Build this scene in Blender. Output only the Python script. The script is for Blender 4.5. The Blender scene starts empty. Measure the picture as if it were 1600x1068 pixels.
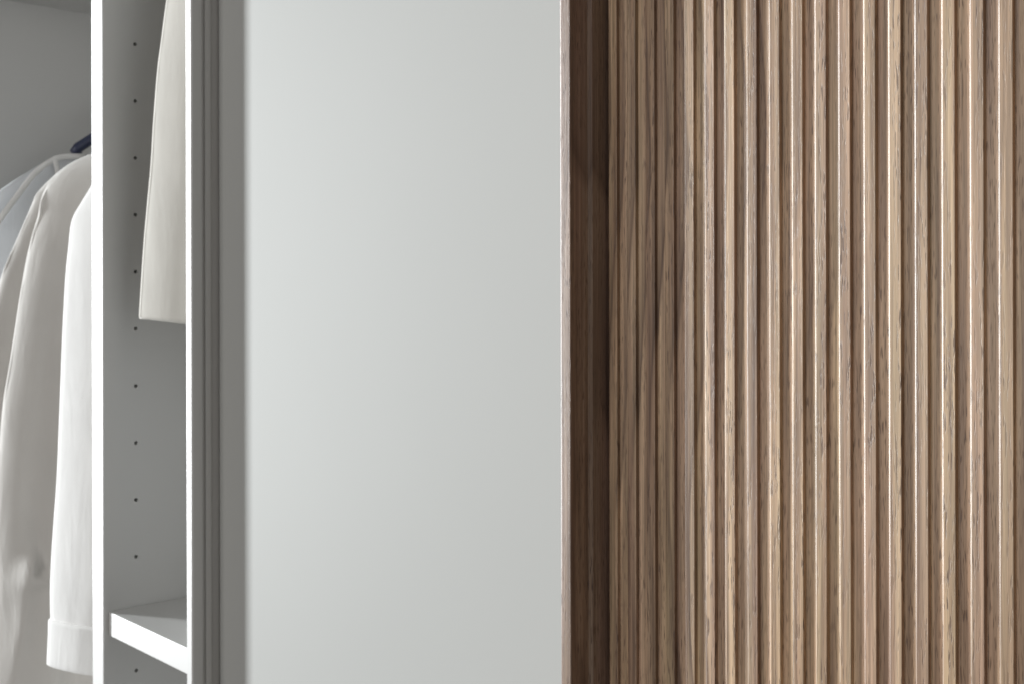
import bpy, bmesh, math, random
from mathutils import Vector

random.seed(7)
scene = bpy.context.scene
COL = scene.collection
R = math.radians

# ------------------------------------------------------------------ camera
ZC = 1.30                       # camera height
FPX = 1800.0                    # focal length in photo pixels (photo is 1600 wide)
YAW = math.atan2(FPX, 1680.0)   # camera turned left of the cabinet's normal
HOR = 465.0                     # photo row of the horizon
cam = bpy.data.cameras.new("camera")
cam.sensor_width = 36.0
cam.lens = 36.0 * FPX / 1600.0
cam.shift_y = -(534.0 - HOR) / 1600.0
cam.clip_start = 0.02
cam.clip_end = 60.0
cam.dof.use_dof = True
cam.dof.focus_distance = 0.52
cam.dof.aperture_fstop = 30.0
camo = bpy.data.objects.new("camera", cam)
COL.objects.link(camo)
camo.location = (0, 0, ZC)
camo.rotation_euler = (R(90), R(0.12), YAW)
scene.camera = camo

# ------------------------------------------------------------------ world + lamp
world = bpy.data.worlds.new("World")
scene.world = world
world.use_nodes = True
bg = world.node_tree.nodes["Background"]
bg.inputs["Color"].default_value = (1.0, 0.985, 0.965, 1)
bg.inputs["Strength"].default_value = 0.055

win = bpy.data.lights.new("window_light", 'AREA')
win.shape = 'RECTANGLE'
win.size = 0.62
win.size_y = 3.2
win.energy = 425.0
win.color = (0.94, 0.98, 1.0)
wino = bpy.data.objects.new("window_light", win)
COL.objects.link(wino)
wino.location = (-5.23, -1.755, ZC + 0.22)
aim = Vector((-0.75, 0.53, ZC - 0.05)) - wino.location
wino.rotation_euler = aim.to_track_quat('-Z', 'Y').to_euler()

room = bpy.data.lights.new("room_light", 'AREA')      # the pale room behind the camera
room.shape = 'RECTANGLE'
room.size = 3.0
room.size_y = 2.4
room.energy = 54.0
room.color = (1.0, 0.975, 0.945)
roomo = bpy.data.objects.new("room_light", room)
COL.objects.link(roomo)
roomo.location = (-0.7, -3.0, ZC + 0.3)
aim = Vector((-0.7, 0.53, ZC)) - roomo.location
roomo.rotation_euler = aim.to_track_quat('-Z', 'Y').to_euler()

vs = scene.view_settings
vs.view_transform = 'Standard'
vs.look = 'None'
vs.exposure = 0.0
vs.gamma = 1.0
vs.use_curve_mapping = False

# ------------------------------------------------------------------ pixel -> place
def tanphi(u):
    return math.tan(math.atan((u - 800.0) / FPX) - YAW)
def x_at(u, y):                 # X on a front-parallel plane of depth y
    return y * tanphi(u)
def yz_at(u, v, x):             # point of the plane X = x (side-parallel)
    y = x / tanphi(u)
    z = -x * math.sin(YAW) + y * math.cos(YAW)
    return y, ZC + (HOR - v) / FPX * z

# ------------------------------------------------------------------ materials
def nodes_of(name):
    m = bpy.data.materials.new(name)
    m.use_nodes = True
    nt = m.node_tree
    b = nt.nodes["Principled BSDF"]
    return m, nt, b
def N(nt, t, **kw):
    n = nt.nodes.new(t)
    for k, v in kw.items():
        setattr(n, k, v)
    return n
def ramp(nt, stops, interp='LINEAR'):
    r = N(nt, 'ShaderNodeValToRGB')
    r.color_ramp.interpolation = interp
    e = r.color_ramp.elements
    while len(e) < len(stops):
        e.new(0.5)
    for k, (p, c) in enumerate(stops):
        e[k].position = p
        e[k].color = (c, c, c, 1) if isinstance(c, (int, float)) else (*c, 1)
    return r
def mixc(nt, fac, a, b, mode='MIX'):
    m = N(nt, 'ShaderNodeMix', data_type='RGBA', blend_type=mode)
    for sock, val in ((m.inputs[0], fac), (m.inputs[6], a), (m.inputs[7], b)):
        if hasattr(val, 'is_output'):
            nt.links.new(val, sock)
        elif isinstance(val, (int, float)):
            sock.default_value = val
        else:
            sock.default_value = (*val, 1)
    return m.outputs[2]

def wood(name, light, mid, dark, contrast=1.0, rough=0.42, coat=0.25):
    m, nt, b = nodes_of(name)
    L = nt.links.new
    geo = N(nt, 'ShaderNodeNewGeometry')
    oi = N(nt, 'ShaderNodeObjectInfo')
    def mapped(sx, sy, sz, off=(0, 0, 0), jitter=0.0):
        mp = N(nt, 'ShaderNodeMapping')
        mp.inputs['Scale'].default_value = (sx, sy, sz)
        mp.inputs['Location'].default_value = off
        if jitter:
            vm = N(nt, 'ShaderNodeVectorMath', operation='MULTIPLY_ADD')
            cx = N(nt, 'ShaderNodeCombineXYZ')
            L(oi.outputs['Random'], cx.inputs[0]); L(oi.outputs['Random'], cx.inputs[2])
            L(cx.outputs[0], vm.inputs[0])
            vm.inputs[1].default_value = (jitter, 0, jitter * 3)
            L(geo.outputs['Position'], vm.inputs[2])
            L(vm.outputs[0], mp.inputs['Vector'])
        else:
            L(geo.outputs['Position'], mp.inputs['Vector'])
        return mp.outputs[0]
    def noise(vec, scale, detail=3, rough_=0.5, dist=0.0):
        n = N(nt, 'ShaderNodeTexNoise')
        n.inputs['Scale'].default_value = scale
        n.inputs['Detail'].default_value = detail
        n.inputs['Roughness'].default_value = rough_
        n.inputs['Distortion'].default_value = dist
        L(vec, n.inputs['Vector'])
        return n.outputs['Fac']
    # long figure running through several slats (they are cut from one board)
    fig = noise(mapped(150, 90, 2.6, (3, 1, 7)), 1.0, 4, 0.6, 0.5)
    figr = ramp(nt, [(0.30, tuple(0.6 * p + 0.4 * q for p, q in zip(dark, mid))), (0.46, mid), (0.60, light)])
    L(fig, figr.inputs[0])
    hue = noise(mapped(70, 70, 2.0, (6, 2, 9), 0.4), 1.0, 2, 0.5)
    hur = ramp(nt, [(0.40, (1.03, 0.975, 0.98)), (0.60, (1.02, 1.0, 0.925))])
    L(hue, hur.inputs[0])
    # per slat tone
    pr = ramp(nt, [(0.0, 0.86), (1.0, 1.1)])
    L(oi.outputs['Random'], pr.inputs[0])
    c = mixc(nt, 1.0, figr.outputs[0], pr.outputs[0], 'MULTIPLY')
    c = mixc(nt, 1.0, c, hur.outputs[0], 'MULTIPLY')
    # growth rings wandering across the slats, in patches
    wv = N(nt, 'ShaderNodeTexWave', wave_type='BANDS', bands_direction='X', wave_profile='SAW')
    wv.inputs['Scale'].default_value = 1.0
    wv.inputs['Distortion'].default_value = 13.0
    wv.inputs['Detail'].default_value = 2.0
    wv.inputs['Detail Scale'].default_value = 0.42
    wv.inputs['Detail Roughness'].default_value = 0.45
    L(mapped(27, 27, 8.0, (2.3, 0.4, 1.7)), wv.inputs['Vector'])
    wr_ = ramp(nt, [(0.0, 0.85 * contrast), (0.12, 0.0), (0.45, 0.05), (0.88, 0.55 * contrast), (1.0, 0.9 * contrast)])
    L(wv.outputs['Fac'], wr_.inputs[0])
    st = noise(mapped(22, 22, 5.0, (11, 5, 2.6)), 1.0, 2, 0.5, 0.4)
    sr = ramp(nt, [(0.36, 0.30), (0.58, 1.0)])
    L(st, sr.inputs[0])
    rm = N(nt, 'ShaderNodeMath', operation='MULTIPLY')
    # the flame figure belongs to the board at the stile; the others are straight grained
    sx = N(nt, 'ShaderNodeSeparateXYZ')
    L(geo.outputs['Position'], sx.inputs[0])
    mr = N(nt, 'ShaderNodeMapRange')
    for k_, v_ in (('From Min', -0.37), ('From Max', -0.30), ('To Min', 1.0), ('To Max', 0.38)):
        mr.inputs[k_].default_value = v_
    L(sx.outputs[0], mr.inputs['Value'])
    r0 = N(nt, 'ShaderNodeMath', operation='MULTIPLY')
    L(wr_.outputs[0], r0.inputs[0]); L(sr.outputs[0], r0.inputs[1])
    L(r0.outputs[0], rm.inputs[0]); L(mr.outputs[0], rm.inputs[1])
    c = mixc(nt, rm.outputs[0], c, tuple(0.6 * k for k in dark))
    # fibres
    fi = noise(mapped(900, 900, 14, (0, 0, 0), 1.0), 1.0, 3, 0.6)
    fr = ramp(nt, [(0.3, 0.68), (0.7, 1.24)])
    L(fi, fr.inputs[0])
    c = mixc(nt, 0.85 * contrast, c, fr.outputs[0], 'MULTIPLY')
    f2 = noise(mapped(420, 420, 7, (5, 2, 1), 0.6), 1.0, 3, 0.65)
    f2r = ramp(nt, [(0.34, 0.70), (0.66, 1.2)])
    L(f2, f2r.inputs[0])
    c = mixc(nt, 0.9 * contrast, c, f2r.outputs[0], 'MULTIPLY')
    # pores: short dark ticks
    po = noise(mapped(1500, 1500, 110, (4, 4, 4), 2.0), 1.0, 1, 0.5)
    prr = ramp(nt, [(0.57, 0.0), (0.66, 1.0)])
    L(po, prr.inputs[0])
    pm = noise(mapped(120, 120, 9, (8, 1, 3), 3.0), 1.0, 2, 0.5)
    pmr = ramp(nt, [(0.34, 0.1), (0.6, 0.8)])
    L(pm, pmr.inputs[0])
    mul = N(nt, 'ShaderNodeMath', operation='MULTIPLY')
    L(prr.outputs[0], mul.inputs[0]); L(pmr.outputs[0], mul.inputs[1])
    c = mixc(nt, mul.outputs[0], c, tuple(0.55 * k for k in dark))
    L(c, b.inputs['Base Color'])
    # warm / cool drift
    b.inputs['Roughness'].default_value = rough
    b.inputs['Coat Weight'].default_value = coat
    b.inputs['Coat Roughness'].default_value = 0.22
    bp = N(nt, 'ShaderNodeBump')
    bp.inputs['Strength'].default_value = 0.55
    bp.inputs['Distance'].default_value = 0.00025
    hs = N(nt, 'ShaderNodeMath', operation='MULTIPLY_ADD')
    L(mul.outputs[0], hs.inputs[0]); hs.inputs[1].default_value = -1.2; L(fi, hs.inputs[2])
    L(hs.outputs[0], bp.inputs['Height'])
    L(bp.outputs[0], b.inputs['Normal'])
    bp2 = N(nt, 'ShaderNodeBump')
    bp2.inputs['Strength'].default_value = 0.05
    bp2.inputs['Distance'].default_value = 0.00025
    L(hs.outputs[0], bp2.inputs['Height'])
    L(bp2.outputs[0], b.inputs['Coat Normal'])
    return m

def lacquer(name, col, rough, bump=0.0, spec=0.5):
    m, nt, b = nodes_of(name)
    L = nt.links.new
    tc = N(nt, 'ShaderNodeTexCoord')
    n = N(nt, 'ShaderNodeTexNoise')
    n.inputs['Scale'].default_value = 3.0
    n.inputs['Detail'].default_value = 4
    L(tc.outputs['Object'], n.inputs['Vector'])
    r = ramp(nt, [(0.3, tuple(k * 0.985 for k in col)), (0.7, tuple(min(1, k * 1.012) for k in col))])
    L(n.outputs['Fac'], r.inputs[0])
    L(r.outputs[0], b.inputs['Base Color'])
    b.inputs['Roughness'].default_value = rough
    b.inputs['Specular IOR Level'].default_value = spec
    if bump:
        n2 = N(nt, 'ShaderNodeTexNoise')
        n2.inputs['Scale'].default_value = 420
        n2.inputs['Detail'].default_value = 2
        L(tc.outputs['Object'], n2.inputs['Vector'])
        bp = N(nt, 'ShaderNodeBump')
        bp.inputs['Strength'].default_value = bump
        bp.inputs['Distance'].default_value = 0.0003
        L(n2.outputs['Fac'], bp.inputs['Height'])
        L(bp.outputs[0], b.inputs['Normal'])
    return m

def cloth(name, col, transp=0.0, weave=900, bump=0.3, through=0.12):
    m, nt, b = nodes_of(name)
    L = nt.links.new
    tc = N(nt, 'ShaderNodeTexCoord')
    n = N(nt, 'ShaderNodeTexNoise')
    n.inputs['Scale'].default_value = 14
    n.inputs['Detail'].default_value = 5
    L(tc.outputs['Object'], n.inputs['Vector'])
    r = ramp(nt, [(0.25, tuple(k * 0.95 for k in col)), (0.75, tuple(min(1, k * 1.03) for k in col))])
    L(n.outputs['Fac'], r.inputs[0])
    L(r.outputs[0], b.inputs['Base Color'])
    b.inputs['Roughness'].default_value = 0.9
    b.inputs['Specular IOR Level'].default_value = 0.15
    b.inputs['Sheen Weight'].default_value = 0.2
    mp = N(nt, 'ShaderNodeMapping')
    mp.inputs['Scale'].default_value = (9, 9, 2.2)
    L(tc.outputs['Object'], mp.inputs['Vector'])
    wr = N(nt, 'ShaderNodeTexNoise')
    wr.inputs['Scale'].default_value = 4
    wr.inputs['Detail'].default_value = 5
    wr.inputs['Roughness'].default_value = 0.55
    wr.inputs['Distortion'].default_value = 0.4
    L(mp.outputs[0], wr.inputs['Vector'])
    b1 = N(nt, 'ShaderNodeBump')
    b1.inputs['Strength'].default_value = bump
    b1.inputs['Distance'].default_value = 0.008
    L(wr.outputs['Fac'], b1.inputs['Height'])
    wv = N(nt, 'ShaderNodeTexNoise')
    wv.inputs['Scale'].default_value = weave
    L(tc.outputs['Object'], wv.inputs['Vector'])
    b2 = N(nt, 'ShaderNodeBump')
    b2.inputs['Strength'].default_value = 0.25
    b2.inputs['Distance'].default_value = 0.0005
    L(wv.outputs['Fac'], b2.inputs['Height'])
    L(b1.outputs[0], b2.inputs['Normal'])
    L(b2.outputs[0], b.inputs['Normal'])
    out = nt.nodes['Material Output']
    tr = N(nt, 'ShaderNodeBsdfTranslucent')
    tr.inputs['Color'].default_value = (*col, 1)
    L(b2.outputs[0], tr.inputs['Normal'])
    ms = N(nt, 'ShaderNodeMixShader')
    ms.inputs[0].default_value = through
    L(b.outputs[0], ms.inputs[1]); L(tr.outputs[0], ms.inputs[2])
    last = ms
    if transp:
        tp = N(nt, 'ShaderNodeBsdfTransparent')
        m2 = N(nt, 'ShaderNodeMixShader')
        m2.inputs[0].default_value = transp
        L(last.outputs[0], m2.inputs[1]); L(tp.outputs[0], m2.inputs[2])
        last = m2
    L(last.outputs[0], out.inputs['Surface'])
    return m

M_WOOD = wood("walnut_slat", (0.56, 0.412, 0.275), (0.46, 0.315, 0.212), (0.22, 0.13, 0.088))
M_STILE = wood("walnut_frame", (0.37, 0.285, 0.235), (0.31, 0.225, 0.178), (0.17, 0.105, 0.08), 0.8, 0.42, 0.14)
M_WHITE = lacquer("white_board", (0.645, 0.64, 0.625), 0.38)
M_GREY = lacquer("grey_lacquer", (0.475, 0.478, 0.463), 0.52, 0.03, 0.07)
M_METAL = lacquer("rail_metal", (0.55, 0.55, 0.55), 0.3)
M_NAVY = lacquer("navy_plastic", (0.035, 0.042, 0.085), 0.4)
M_CLW = cloth("white_cotton", (0.89, 0.88, 0.865), 0, 900, 0.16)
M_CLB = cloth("greige_cotton", (0.745, 0.72, 0.685), 0, 900, 0.2)
M_CLS = cloth("sheer_white", (0.84, 0.86, 0.885), 0.22, 900, 0.3)
M_CLC = cloth("cream_cloth", (0.78, 0.755, 0.70), 0, 900, 0.12)

# ------------------------------------------------------------------ helpers
def link(name, me, mat, parent=None, smooth=False):
    o = bpy.data.objects.new(name, me)
    COL.objects.link(o)
    if not me.materials:
        me.materials.append(mat)
    if smooth:
        for p in me.polygons:
            p.use_smooth = True
    if parent:
        o.parent = parent
    return o
def tag(o, label, cat, group=None):
    o["label"] = label
    o["category"] = cat
    if group:
        o["group"] = group
def empty(name, label, cat, loc=(0, 0, 0), group=None):
    o = bpy.data.objects.new(name, None)
    COL.objects.link(o)
    o.location = loc
    o.empty_display_size = 0.05
    tag(o, label, cat, group)
    return o
def bm_mesh(bm, name):
    me = bpy.data.meshes.new(name)
    bmesh.ops.recalc_face_normals(bm, faces=bm.faces[:])
    bm.to_mesh(me)
    bm.free()
    return me
def box_bm(x0, x1, y0, y1, z0, z1, bev=0.0, seg=2):
    bm = bmesh.new()
    bmesh.ops.create_cube(bm, size=1.0)
    for v in bm.verts:
        v.co = Vector((x0 + (v.co.x + .5) * (x1 - x0), y0 + (v.co.y + .5) * (y1 - y0), z0 + (v.co.z + .5) * (z1 - z0)))
    if bev:
        bmesh.ops.bevel(bm, geom=bm.edges[:], offset=bev, segments=seg, profile=0.5, affect='EDGES')
    return bm
def box(name, mat, parent, x0, x1, y0, y1, z0, z1, bev=0.0008, seg=2):
    return link(name, bm_mesh(box_bm(x0, x1, y0, y1, z0, z1, bev, seg), name), mat, parent)
def extrude_profile(pts, z0, z1, name):     # pts = closed (x, y) outline
    bm = bmesh.new()
    lo = [bm.verts.new((x, y, z0)) for x, y in pts]
    hi = [bm.verts.new((x, y, z1)) for x, y in pts]
    n = len(pts)
    for i in range(n):
        bm.faces.new((lo[i], lo[(i + 1) % n], hi[(i + 1) % n], hi[i]))
    bm.faces.new(lo); bm.faces.new(hi)
    return bm_mesh(bm, name)
def arc(cx, cy, r, a0, a1, n):
    return [(cx + r * math.cos(R(a0 + (a1 - a0) * i / n)), cy + r * math.sin(R(a0 + (a1 - a0) * i / n))) for i in range(n + 1)]
def tube_bm(path, r, n=10, bm=None):
    bm = bm or bmesh.new()
    rings = []
    for i, p in enumerate(path):
        p = Vector(p)
        a = Vector(path[max(i - 1, 0)]); c = Vector(path[min(i + 1, len(path) - 1)])
        t = (c - a).normalized()
        s = t.orthogonal().normalized() if i == 0 else (s - t * s.dot(t)).normalized()
        q = t.cross(s)
        rr = r[i] if isinstance(r, (list, tuple)) else r
        rings.append([bm.verts.new(p + s * rr * math.cos(2 * math.pi * k / n) + q * rr * math.sin(2 * math.pi * k / n)) for k in range(n)])
    for a, c in zip(rings, rings[1:]):
        for k in range(n):
            bm.faces.new((a[k], a[(k + 1) % n], c[(k + 1) % n], c[k]))
    bm.faces.new(rings[0][::-1]); bm.faces.new(rings[-1])
    return bm
def interp(pts, t):             # pts sorted by first item, piecewise smooth
    if t <= pts[0][0]:
        return pts[0][1]
    for (a, va), (b, vb) in zip(pts, pts[1:]):
        if t <= b:
            k = (t - a) / (b - a)
            return va + (vb - va) * k
    return pts[-1][1]

# ================================================================== WARDROBE
FRONT = 0.5362                  # depth of the cabinet's front edges
BACK = 1.10
XL = x_at(160.5, FRONT)         # right face of the tall upright with peg holes
XL0 = x_at(143.3, FRONT)
XR0 = x_at(290.3, FRONT)        # slim end upright
XR1 = x_at(299.2, FRONT)
PANEL_Y = XR1 / tanphi(343.0)   # face of the grey door
TOPZ, BOTZ = 2.28, 0.0

wr = empty("wardrobe", "open white wardrobe with a peg holed upright and a shelf beside hanging shirts", "wardrobe", ((XL - 0.3), FRONT, 0))
wr_inv = Vector(wr.location)
def wpart(o):
    o.parent = wr
    o.location = -wr_inv
    return o

# upright with real drilled peg holes
up = wpart(box("upright_panel", M_WHITE, None, XL0, XL, FRONT, BACK - 0.012, 0.08, TOPZ - 0.025, 0.0012, 2))
hy = XL / tanphi(212.0)
cut = bmesh.new()
for k in range(-9, 20):
    v = 68.0 + 88.85 * k
    _, hz = yz_at(212.0, v, XL)
    if 0.15 < hz < 2.2:
        for dy in (0.0,):
            r_ = bmesh.ops.create_cone(cut, cap_ends=True, segments=16, radius1=0.0022, radius2=0.0022, depth=0.024)
            for vv in r_['verts']:
                x, y, z = vv.co
                vv.co = Vector((XL + z, hy + dy + x, hz + y))
cme = bpy.data.meshes.new("cutter")
cut.to_mesh(cme); cut.free()
cuto = bpy.data.objects.new("cutter", cme)
COL.objects.link(cuto)
cuto.parent = wr; cuto.location = -wr_inv
md = up.modifiers.new("holes", 'BOOLEAN')
md.operation = 'DIFFERENCE'; md.object = cuto; md.solver = 'EXACT'
bpy.context.view_layer.update()
dg = bpy.context.evaluated_depsgraph_get()
newme = bpy.data.meshes.new_from_object(up.evaluated_get(dg))
up.modifiers.clear()
up.data = newme
bpy.data.objects.remove(cuto)

# slim end upright, its outer side grooved
g = lambda u: XR1 / tanphi(u)
prof = [(XR0 + 0.0012, FRONT), (XR1 - 0.0012, FRONT), (XR1, FRONT + 0.0012),
        (XR1, g(315.5)), (XR1 - 0.0030, g(315.9)), (XR1 - 0.0030, g(321.0)), (XR1 - 0.0006, g(322.5)),
        (XR1 - 0.0006, g(329.5)), (XR1 - 0.0020, g(331.0)), (XR1 - 0.0020, PANEL_Y + 0.0),
        (XR1 - 0.0020, BACK - 0.012), (XR0, BACK - 0.012), (XR0, FRONT + 0.0012)]
wpart(link("end_upright", extrude_profile(prof, 0.08, TOPZ - 0.025, "end_upright"), M_WHITE))
XFAR = -1.87
wpart(box("side_panel", M_WHITE, None, XFAR - 0.025, XFAR, FRONT, BACK - 0.012, 0.08, TOPZ - 0.025))
wpart(box("back_panel", M_WHITE, None, XFAR - 0.025, 0.35, BACK - 0.0119, BACK, 0.08, TOPZ, 0))
wpart(box("top_panel", M_WHITE, None, XFAR - 0.025, 0.35, FRONT + 0.001, BACK - 0.0121, TOPZ - 0.0249, TOPZ))
wpart(box("plinth", M_WHITE, None, XFAR - 0.025, 0.35, FRONT + 0.03, BACK, 0.0, 0.055))
wpart(box("bottom_panel", M_WHITE, None, XFAR - 0.025, 0.35, FRONT + 0.001, BACK - 0.0121, 0.0551, 0.0799))
# shelf between the uprights
SY = FRONT + 0.0055
_, sz_top = yz_at(175.0, 952.0, XL)
SH = 0.0262
wpart(box("shelf", M_WHITE, None, XL + 0.0005, XR0 - 0.0005, SY, BACK - 0.013, sz_top - SH, sz_top, 0.0012, 2))
# hat shelf high in the hanging bay
HZ = ZC + 0.470
wpart(box("hat_shelf", M_WHITE, None, XFAR + 0.0005, XL0 - 0.0005, FRONT + 0.02, BACK - 0.013, HZ, HZ + 0.025))
RAILY, RAILZ = 0.815, ZC + 0.385
RAILZ2 = ZC + 0.72
def rail(x0, x1, z):
    o = link("clothes_rail", bm_mesh(tube_bm([(x0, RAILY, z), (x1, RAILY, z)], 0.0125, 20), "clothes_rail"), M_METAL, None, True)
    return wpart(o)
rail(XFAR + 0.001, XL0 - 0.001, RAILZ)
rail(XL + 0.001, XR0 - 0.001, RAILZ2)

# ------------------------------------------------------------------ garments
def garment_mesh(name, edge, yc, back=None, hx=0.02, x0=0.0, folds=(), n=40, power=0.5, top_taper=0.05, lean=0.0, bumps=(), rows=150, shear=0.0, reach=0.1):
    """edge: front outline [(y, z)] from top to hem; the back outline mirrors it about yc (or is the curve `back`).
    A closed, soft, flattened body; folds: (frac, amp, width, z0, z1, drift)."""
    # resample edge by arc length, smoothed
    pts = [Vector((y, z, 0)) for y, z in edge]
    ln = [0.0]
    for a, b in zip(pts, pts[1:]):
        ln.append(ln[-1] + (b - a).length)
    def at(t):
        for i in range(len(pts) - 1):
            if t <= ln[i + 1] or i == len(pts) - 2:
                k = min(1, max(0, (t - ln[i]) / max(1e-9, ln[i + 1] - ln[i])))
                p0 = pts[max(i - 1, 0)]; p1 = pts[i]; p2 = pts[i + 1]; p3 = pts[min(i + 2, len(pts) - 1)]
                return 0.5 * ((2 * p1) + (p2 - p0) * k + (2 * p0 - 5 * p1 + 4 * p2 - p3) * k * k + (3 * p1 - p0 - 3 * p2 + p3) * k ** 3)
    bm = bmesh.new()
    rings = []
    ztop, zbot = edge[0][1], edge[-1][1]
    for i in range(rows + 1):
        p = at(ln[-1] * i / rows)
        yf, z = p.x, p.y
        yb = (2 * yc - yf) if back is None else back(z)
        if yb < yf + 0.004:
            yb = yf + 0.004
        tt = min(1.0, max(0.0, (ztop - z) / top_taper)) if top_taper else 1.0
        h = hx * (0.22 + 0.78 * math.sqrt(tt))
        f = (ztop - z) / max(1e-6, ztop - zbot)
        ring = []
        for k in range(2 * n):
            th = 2 * math.pi * k / (2 * n)
            a = 0.5 - 0.5 * math.cos(th)            # 0 front .. 1 back .. 0 front
            side = 1 if th < math.pi else -1
            s = abs(math.sin(th)) ** power
            y = yf + a * (yb - yf)
            x = side * h * s
            for (fr, amp, wd, f0, f1, dr) in folds:
                w = min(1, max(0, (f - f0) / 0.12)) * min(1, max(0, (f1 - f) / 0.12))
                c = fr + dr * f
                d = ((y - yf) - c) / wd
                x += amp * w * math.exp(-d * d) * (1 if side > 0 else 0.6) * s
            for (by, bz, amp, ry, rz, ang) in bumps:
                dy, dz = y - by, z - bz
                q = (dy * math.cos(ang) + dz * math.sin(ang)) / ry
                w_ = (-dy * math.sin(ang) + dz * math.cos(ang)) / rz
                if side > 0:
                    x += amp * math.exp(-q * q - w_ * w_)
            sh = shear * reach * (1 - math.exp(-(y - yf) / reach))
            ring.append(bm.verts.new((x0 + x + sh + lean * f, y, z)))
        rings.append(ring)
    m = 2 * n
    for a, b in zip(rings, rings[1:]):
        for k in range(m):
            bm.faces.new((a[k], a[(k + 1) % m], b[(k + 1) % m], b[k]))
    bm.faces.new(rings[0])
    bm.faces.new(rings[-1])
    return bm_mesh(bm, name)
def smooth_obj(name, me, mat, parent):
    o = link(name, me, mat, parent, True)
    return o
def edge_from_pixels(pix, x):
    return [yz_at(u, v, x) for u, v in pix]

def hanger(x, z, mat, label, rz, span=0.205):
    h = empty("clothes_hanger", label, "hanger", (x, RAILY, z))
    path = [(0, -span, -0.055), (0, -span * .93, -0.047), (0, -span * .6, -0.022), (0, -0.05, 0.012), (0, -0.015, 0.022), (0, 0, 0.024),
            (0, 0.015, 0.022), (0, 0.05, 0.012), (0, span * .6, -0.022), (0, span * .93, -0.047), (0, span, -0.055)]
    smooth_obj("shoulder_bar", bm_mesh(tube_bm(path, [0.006, 0.008, 0.008, 0.008, 0.008, 0.008, 0.008, 0.008, 0.008, 0.008, 0.006], 12), "shoulder_bar"), mat, h)
    smooth_obj("trouser_bar", bm_mesh(tube_bm([(0, -span * .93, -0.047), (0, -span * .85, -0.068), (0, -span * .7, -0.074), (0, span * .7, -0.074), (0, span * .85, -0.068), (0, span * .93, -0.047)], 0.0035, 8), "trouser_bar"), mat, h)
    top = rz - z + 0.0125 + 0.002
    hk = [(0, 0, 0.025), (0, 0, top - 0.045), (0, 0.006, top - 0.036)]
    cz = top - 0.0145
    for i in range(15):
        a = R(-60 + i * 17)
        hk.append((0, 0.0145 * math.cos(a), cz + 0.0145 * math.sin(a)))
    smooth_obj("hook", bm_mesh(tube_bm(hk, 0.002, 8), "hook"), M_METAL, h)
    return h

# --- white shirt next to the upright
XW = -1.435
pix = [(300, 235), (230, 246), (180, 262), (152, 280), (138, 300), (127, 318), (117, 335), (112, 352), (109, 380), (104, 430), (99, 520), (95, 620), (90, 740), (85, 810), (81, 870), (79, 920), (79.5, 966)]
ed = edge_from_pixels(pix, XW)
ws = empty("shirt", "white long sleeved shirt with a broad cuff hanging closest to the upright", "shirt", (XW, RAILY, ed[-1][1]), "shirts on the clothes rail")
def local(o, root):
    o.location = -Vector(root.location)
    return o
def mk(name, me, mat, root):
    return local(smooth_obj(name, me, mat, root), root)
ysl = lambda z: interp([(ed[-1][1], ed[-1][0] + 0.115), (ed[4][1], ed[4][0] + 0.16), (ed[0][1], ed[0][0] + 0.05)], z)
slv = mk("sleeve", garment_mesh("sleeve", ed, 0, ysl, 0.017, XW,
     folds=[(0.045, 0.006, 0.010, 0.2, 1.0, -0.012), (0.075, -0.005, 0.014, 0.35, 1.1, 0.01)], power=0.5, top_taper=0.04, shear=3.6, reach=0.030), M_CLW, ws)
c0y, c0z = ed[-1]
_, cz1 = yz_at(77, 1037, XW)
ce = [(c0y - 0.0012, c0z + 0.001), (c0y - 0.0026, c0z - 0.002), (c0y - 0.003, c0z - 0.02), (c0y - 0.0045, cz1 + 0.004), (c0y - 0.004, cz1)]
cuff = mk("cuff", garment_mesh("cuff", ce, 0, lambda z: c0y + 0.119, 0.0185, XW, folds=[(0.012, 0.003, 0.004, -1, 0.99, 0.0)], power=0.5, top_taper=0, rows=20, shear=3.6, reach=0.030), M_CLW, ws)
yb_body = [(yz_at(160, 300, XW - 0.03)[0], ed[3][1] - 0.01), (0.635, ed[5][1] - 0.03), (0.632, ed[8][1] - 0.1), (0.625, ed[-1][1] - 0.03), (0.622, ed[-1][1] - 0.12)]
mk("body", garment_mesh("body", [(0.76, ed[0][1] + 0.04), (0.70, ed[0][1] + 0.01)] + yb_body, RAILY, None, 0.015, XW - 0.032,
     folds=[(0.05, 0.008, 0.02, 0.2, 1.2, 0.0), (0.12, -0.006, 0.03, 0.2, 1.2, 0.0)], top_taper=0.04), M_CLW, ws)
hanger(XW - 0.022, ed[0][1] - 0.004, M_METAL, "slim grey hanger inside the white cuffed shirt", RAILZ, 0.14)

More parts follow.
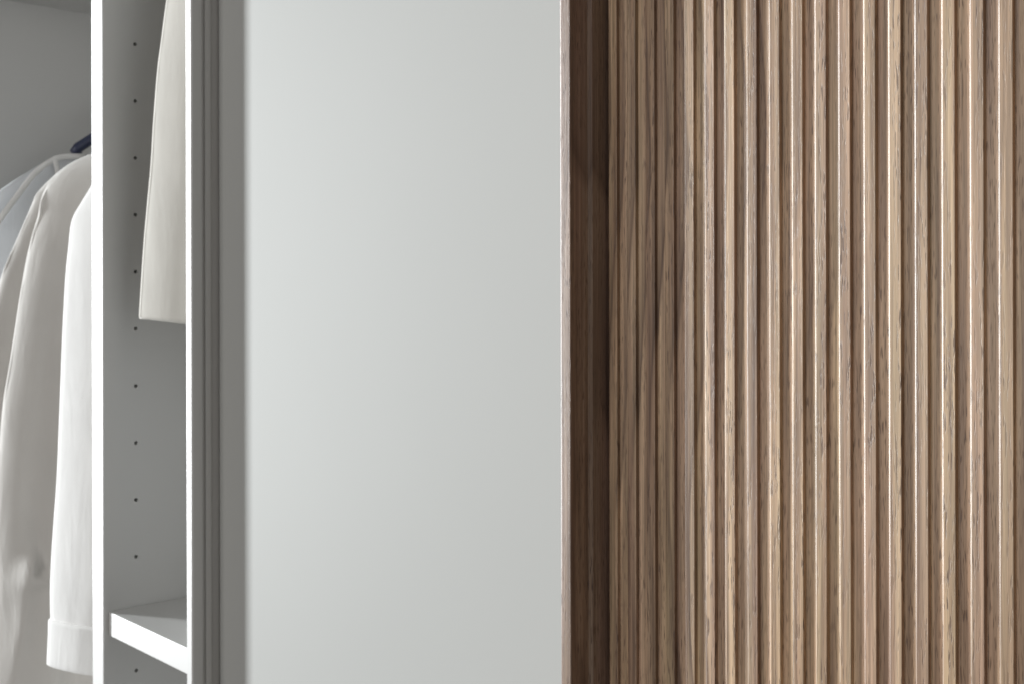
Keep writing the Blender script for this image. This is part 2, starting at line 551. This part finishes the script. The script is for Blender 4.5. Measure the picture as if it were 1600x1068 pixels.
# --- greige shirt behind it: body front and the sleeve tucked behind
XB = -1.56
pixB = [(300, 205), (230, 216), (180, 228), (150, 237), (120, 249), (98, 263), (82, 279), (71, 296), (64.5, 315), (61, 335), (52, 365), (43, 402), (36, 440), (29, 482), (17, 560), (6, 625), (0, 690), (-6, 760), (-8, 850), (-6, 900), (-10, 960), (-20, 1068), (-26, 1110)]
edB = edge_from_pixels(pixB, XB)
by, bz = yz_at(22, 880, XB)
b2y, b2z = yz_at(38, 870, XB)
b3y, b3z = yz_at(14, 960, XB)
bs = empty("shirt", "warm grey cotton shirt with a knotted fold low on its front between two white shirts", "shirt", (XB, RAILY, edB[-1][1]), "shirts on the clothes rail")
mk("body", garment_mesh("body", edB, RAILY, None, 0.020, XB,
     folds=[(0.030, -0.006, 0.010, 0.15, 0.85, -0.004), (0.052, 0.008, 0.011, 0.30, 0.86, 0.014), (0.085, -0.012, 0.014, 0.25, 1.2, -0.01), (0.115, 0.010, 0.020, 0.2, 1.2, 0.0)],
     bumps=[(by, bz, 0.013, 0.008, 0.022, R(-12)), (b2y, b2z + 0.03, -0.010, 0.008, 0.05, R(5)), (b2y, b2z - 0.02, 0.010, 0.010, 0.008, 0.4), (b3y, b3z, 0.007, 0.008, 0.075, R(-8))],
     n=90, power=0.5, top_taper=0.05, rows=480, shear=1.7, reach=0.06), M_CLB, bs)
XB2 = XB - 0.095
pixS = [(140, 241), (105, 258), (82, 276), (66, 292), (57, 303), (50, 320), (38, 348), (24, 380), (11, 409), (0, 440), (-20, 520), (-42, 640), (-62, 800), (-70, 960), (-72, 1000)]
edS = edge_from_pixels(pixS, XB2)
ysl2 = lambda z: interp([(edS[-1][1], edS[-1][0] + 0.12), (edS[4][1], edS[4][0] + 0.16), (edS[0][1], edS[0][0] + 0.05)], z)
sl2 = mk("sleeve", garment_mesh("sleeve", edS, 0, ysl2, 0.018, XB2, folds=[(0.04, -0.006, 0.012, 0.2, 1.1, 0.0)], power=0.7, top_taper=0.03, shear=1.0, reach=0.04), M_CLB, bs)
hanger(XB - 0.004, edB[0][1] - 0.012, M_METAL, "slim grey hanger inside the warm grey shirt", RAILZ, 0.15)

def rim(edge, x, r, root, mat, name):     # the turned, doubled edge of the cloth
    pts = [Vector((x, y, z)) for y, z in edge]
    fine = []
    for i in range(len(pts) - 1):
        p0, p1, p2, p3 = pts[max(i - 1, 0)], pts[i], pts[i + 1], pts[min(i + 2, len(pts) - 1)]
        for q in range(6):
            k = q / 6
            fine.append(0.5 * ((2 * p1) + (p2 - p0) * k + (2 * p0 - 5 * p1 + 4 * p2 - p3) * k * k + (3 * p1 - p0 - 3 * p2 + p3) * k ** 3))
    fine.append(pts[-1])
    rad = [r * (0.75 + 0.25 * math.sin(i * 0.37) * math.sin(i * 0.11 + 1)) * min(1, 0.2 + i / 12) * min(1, 0.1 + (len(fine) - 1 - i) / 9) for i in range(len(fine))]
    mk(name, bm_mesh(tube_bm(fine, rad, 10), name), mat, root)
rim([(y + 0.0022, z) for y, z in edB[5:]], XB + 0.002, 0.0034, bs, M_CLB, "folded_edge")
rim([(y + 0.0022, z) for y, z in edS[3:]], XB2 + 0.002, 0.0034, bs, M_CLB, "folded_edge")
rim([(y + 0.0008, z) for y, z in edB[7:11]], XB + 0.005, 0.0052, bs, M_CLB, "armhole_seam")

# --- sheer white shirt at the far side, on a navy hanger
XS = -1.745
pixT = [(300, 222), (230, 228), (170, 236), (140, 241), (118, 240.5), (100, 240), (84, 244), (62, 256), (32, 274), (0, 296), (-20, 312), (-34, 340), (-44, 400), (-60, 560), (-80, 800), (-90, 1000)]
edT = edge_from_pixels(pixT, XS)
ss = empty("shirt", "sheer white shirt hanging deepest in the bay on the navy hanger", "shirt", (XS, RAILY, edT[-1][1]), "shirts on the clothes rail")
mk("body", garment_mesh("body", edT, RAILY + 0.05, None, 0.020, XS,
     folds=[(0.06, 0.006, 0.012, 0.1, 1.1, 0.0), (0.11, -0.006, 0.016, 0.15, 1.1, 0.02), (0.15, 0.006, 0.012, 0.1, 1.1, 0.0)], power=0.55, top_taper=0.05), M_CLS, ss)
# doubled cloth along the shoulder seam and armhole, which reads whiter than the sheer cloth
def band(pix, x, w, root, name):
    P = [yz_at(u, v, x) for u, v in pix]
    bm = bmesh.new()
    path = [(x, y, z) for y, z in P]
    tube_bm(path, w, 8, bm)
    for v in bm.verts:
        v.co.x = x + (v.co.x - x) * 0.35
    mk(name, bm_mesh(bm, name), M_CLW, root)
band([(134, 243), (118, 243), (100, 243.5), (88, 246), (72, 255), (56, 268), (44, 282), (33, 297), (20, 314), (8, 330), (-8, 352)], XS + 0.0235, 0.0042, ss, "seam")
band([(86, 246), (88, 254), (90, 262), (91, 275), (92, 300)], XS + 0.024, 0.0040, ss, "armhole_seam")
hy_, hz_ = yz_at(130, 236, XS)
hanger(XS + 0.002, hz_ + 0.052, M_NAVY, "navy hanger showing above the sheer white shirt", RAILZ, RAILY - hy_ + 0.016)

# --- cream garment in the narrow bay
XC = -1.187
pixC = [(330, -640), (318, -560), (300, -420), (285, -250), (271, -90), (262, 0), (254, 60), (247.5, 110), (241, 190), (237, 255), (231, 320), (226, 375), (221.5, 440), (219, 480), (218.2, 494), (219.2, 497.5)]
def xc_at(v):                    # it leans towards the slim upright higher up
    return XC + 0.043 * min(1.0, max(0.0, (495.0 - v) / 495.0))
edC = [yz_at(u, v, xc_at(v)) for u, v in pixC]
XCT = xc_at(-640)
cs = empty("coat", "cream cloth coat hanging in the narrow bay with its straight hem showing", "coat", (XC, RAILY, edC[-1][1]))
me = garment_mesh("body", edC, 0, lambda z: 0.93, 0.018, XC, folds=[(0.045, 0.007, 0.012, 0.72, 1.5, 0.006), (0.03, -0.004, 0.014, 0.6, 1.5, 0.0)], n=80, power=0.6, top_taper=0.08, rows=180, shear=3.4, reach=0.022)
zz = [(z, xc_at(v) - XC) for (u, v), (y, z) in zip(pixC, edC)][::-1]
for v in me.vertices:
    v.co.x += interp(zz, v.co.z)
# hem dips slightly towards the back
for v in me.vertices:
    f = max(0.0, min(1.0, (edC[-1][1] + 0.25 - v.co.z) / 0.25))
    d = v.co.y - edC[-1][0]
    v.co.z -= f * (0.006 * min(1, max(0, d / 0.045)) + 0.0035 * math.exp(-((d - 0.05) / 0.010) ** 2) * (1 if v.co.x > XC + interp(zz, v.co.z) else .3))
mk("body", me, M_CLC, cs)
rim_pts = [Vector((xc_at(v) + 0.0015, y + 0.0019, z)) for (u, v), (y, z) in zip(pixC[2:-1], edC[2:-1])]
mk("folded_edge", bm_mesh(tube_bm(rim_pts, 0.0024, 10), "folded_edge"), M_CLC, cs)
hanger(XCT + 0.03, edC[0][1] - 0.004, M_METAL, "slim grey hanger inside the cream coat", RAILZ2, 0.10)

# ================================================================== GREY SLIDING DOOR
gd = empty("sliding_door", "plain pale grey lacquered door panel beside the fluted walnut door", "door", ((XR1 - 0.5) / 2 - 0.2, PANEL_Y, 0))
gp = box("panel", M_GREY, gd, XR1 - 0.0008, 0.25, PANEL_Y, PANEL_Y + 0.018, 0.0815, TOPZ - 0.027, 0.0008)
gp.location = -Vector(gd.location)

# ================================================================== WALNUT SLIDING DOOR
DW = 0.47
SX0 = x_at(875.6, DW)
SX1 = x_at(891.2, DW)
SFLOOR = SX1 / tanphi(948.2)     # where the backing meets the stile
FACE = SFLOOR - 0.00235           # front of the slats
wd = empty("sliding_door", "walnut sliding door of fine vertical slats in a deep slim frame", "door", (-0.2, DW, 0))
def dpart(o):
    o.parent = wd
    o.location = -Vector(wd.location)
    return o
DX1 = 0.32
DZ0, DZ1 = 0.02, 2.26
rr = 0.0010
inner_step = SX1 / tanphi(918.5)
LIP = 0.0019
inner_step2 = (SX1 + LIP) / tanphi(926.0)
sp = [(SX0, DW + 0.0007), (SX0 + 0.00006, DW + 0.00017), (SX0 + 0.0009, DW)] + arc(SX1 - 0.0006, DW + 0.0006, 0.0006, 270, 360, 3) + \
     [(SX1, inner_step), (SX1 + LIP, inner_step2), (SX1 + LIP, SFLOOR - 0.0004), (SX1, SFLOOR - 0.0002),
      (SX1, SFLOOR + 0.016), (SX0, SFLOOR + 0.016)]
st = dpart(link("stile", extrude_profile(sp, DZ0, DZ1, "stile"), M_STILE))
for p in st.data.polygons:
    p.use_smooth = False
st2 = link("stile", st.data, M_STILE); st2.parent = wd
st2.scale = (-1, 1, 1)
st2.location = Vector((SX0 + DX1, 0, 0)) - Vector(wd.location)
dpart(box("backing_panel", M_WOOD, None, SX1 + 0.0003, DX1 - (SX1 - SX0) - 0.0003, SFLOOR, SFLOOR + 0.015, DZ0 + 0.041, DZ1 - 0.041, 0))
dpart(box("top_rail", M_STILE, None, SX1 + 0.0003, DX1 - (SX1 - SX0) - 0.0003, DW + 0.0005, SFLOOR + 0.0155, DZ1 - 0.04, DZ1))
dpart(box("bottom_rail", M_STILE, None, SX1 + 0.0003, DX1 - (SX1 - SX0) - 0.0003, DW + 0.0005, SFLOOR + 0.0155, DZ0, DZ0 + 0.04))
# slats: left edges read off the photograph's edge highlights
hl = [951, 979.7, 1009, 1038.7, 1069.5, 1101, 1132, 1166.5, 1201.5, 1237, 1273, 1310, 1349, 1388, 1429, 1471, 1515, 1560]
xs = [x_at(u, FACE) for u in hl]
pitch = (xs[-1] - xs[5]) / 12.0
while xs[-1] + pitch < DX1 - 0.025:
    xs.append(xs[-1] + pitch)
W = pitch * 0.485
r1, r2 = 0.0007, 0.00035
spf = [(0.0, FACE + 0.0006), (0.00005, FACE + 0.00028), (0.00080, FACE + 0.00002), (0.0010, FACE)] + arc(W - r2, FACE + r2, r2, 270, 360, 3) + [(W + 0.0001, SFLOOR + 0.0004), (-0.0001, SFLOOR + 0.0004)]
sme = extrude_profile(spf, DZ0 + 0.042, DZ1 - 0.042, "slat")
sme.materials.append(M_WOOD)
for i, x in enumerate(xs):
    o = bpy.data.objects.new("slat", sme)
    COL.objects.link(o)
    o.parent = wd
    o.location = Vector((x, 0, 0)) - Vector(wd.location)
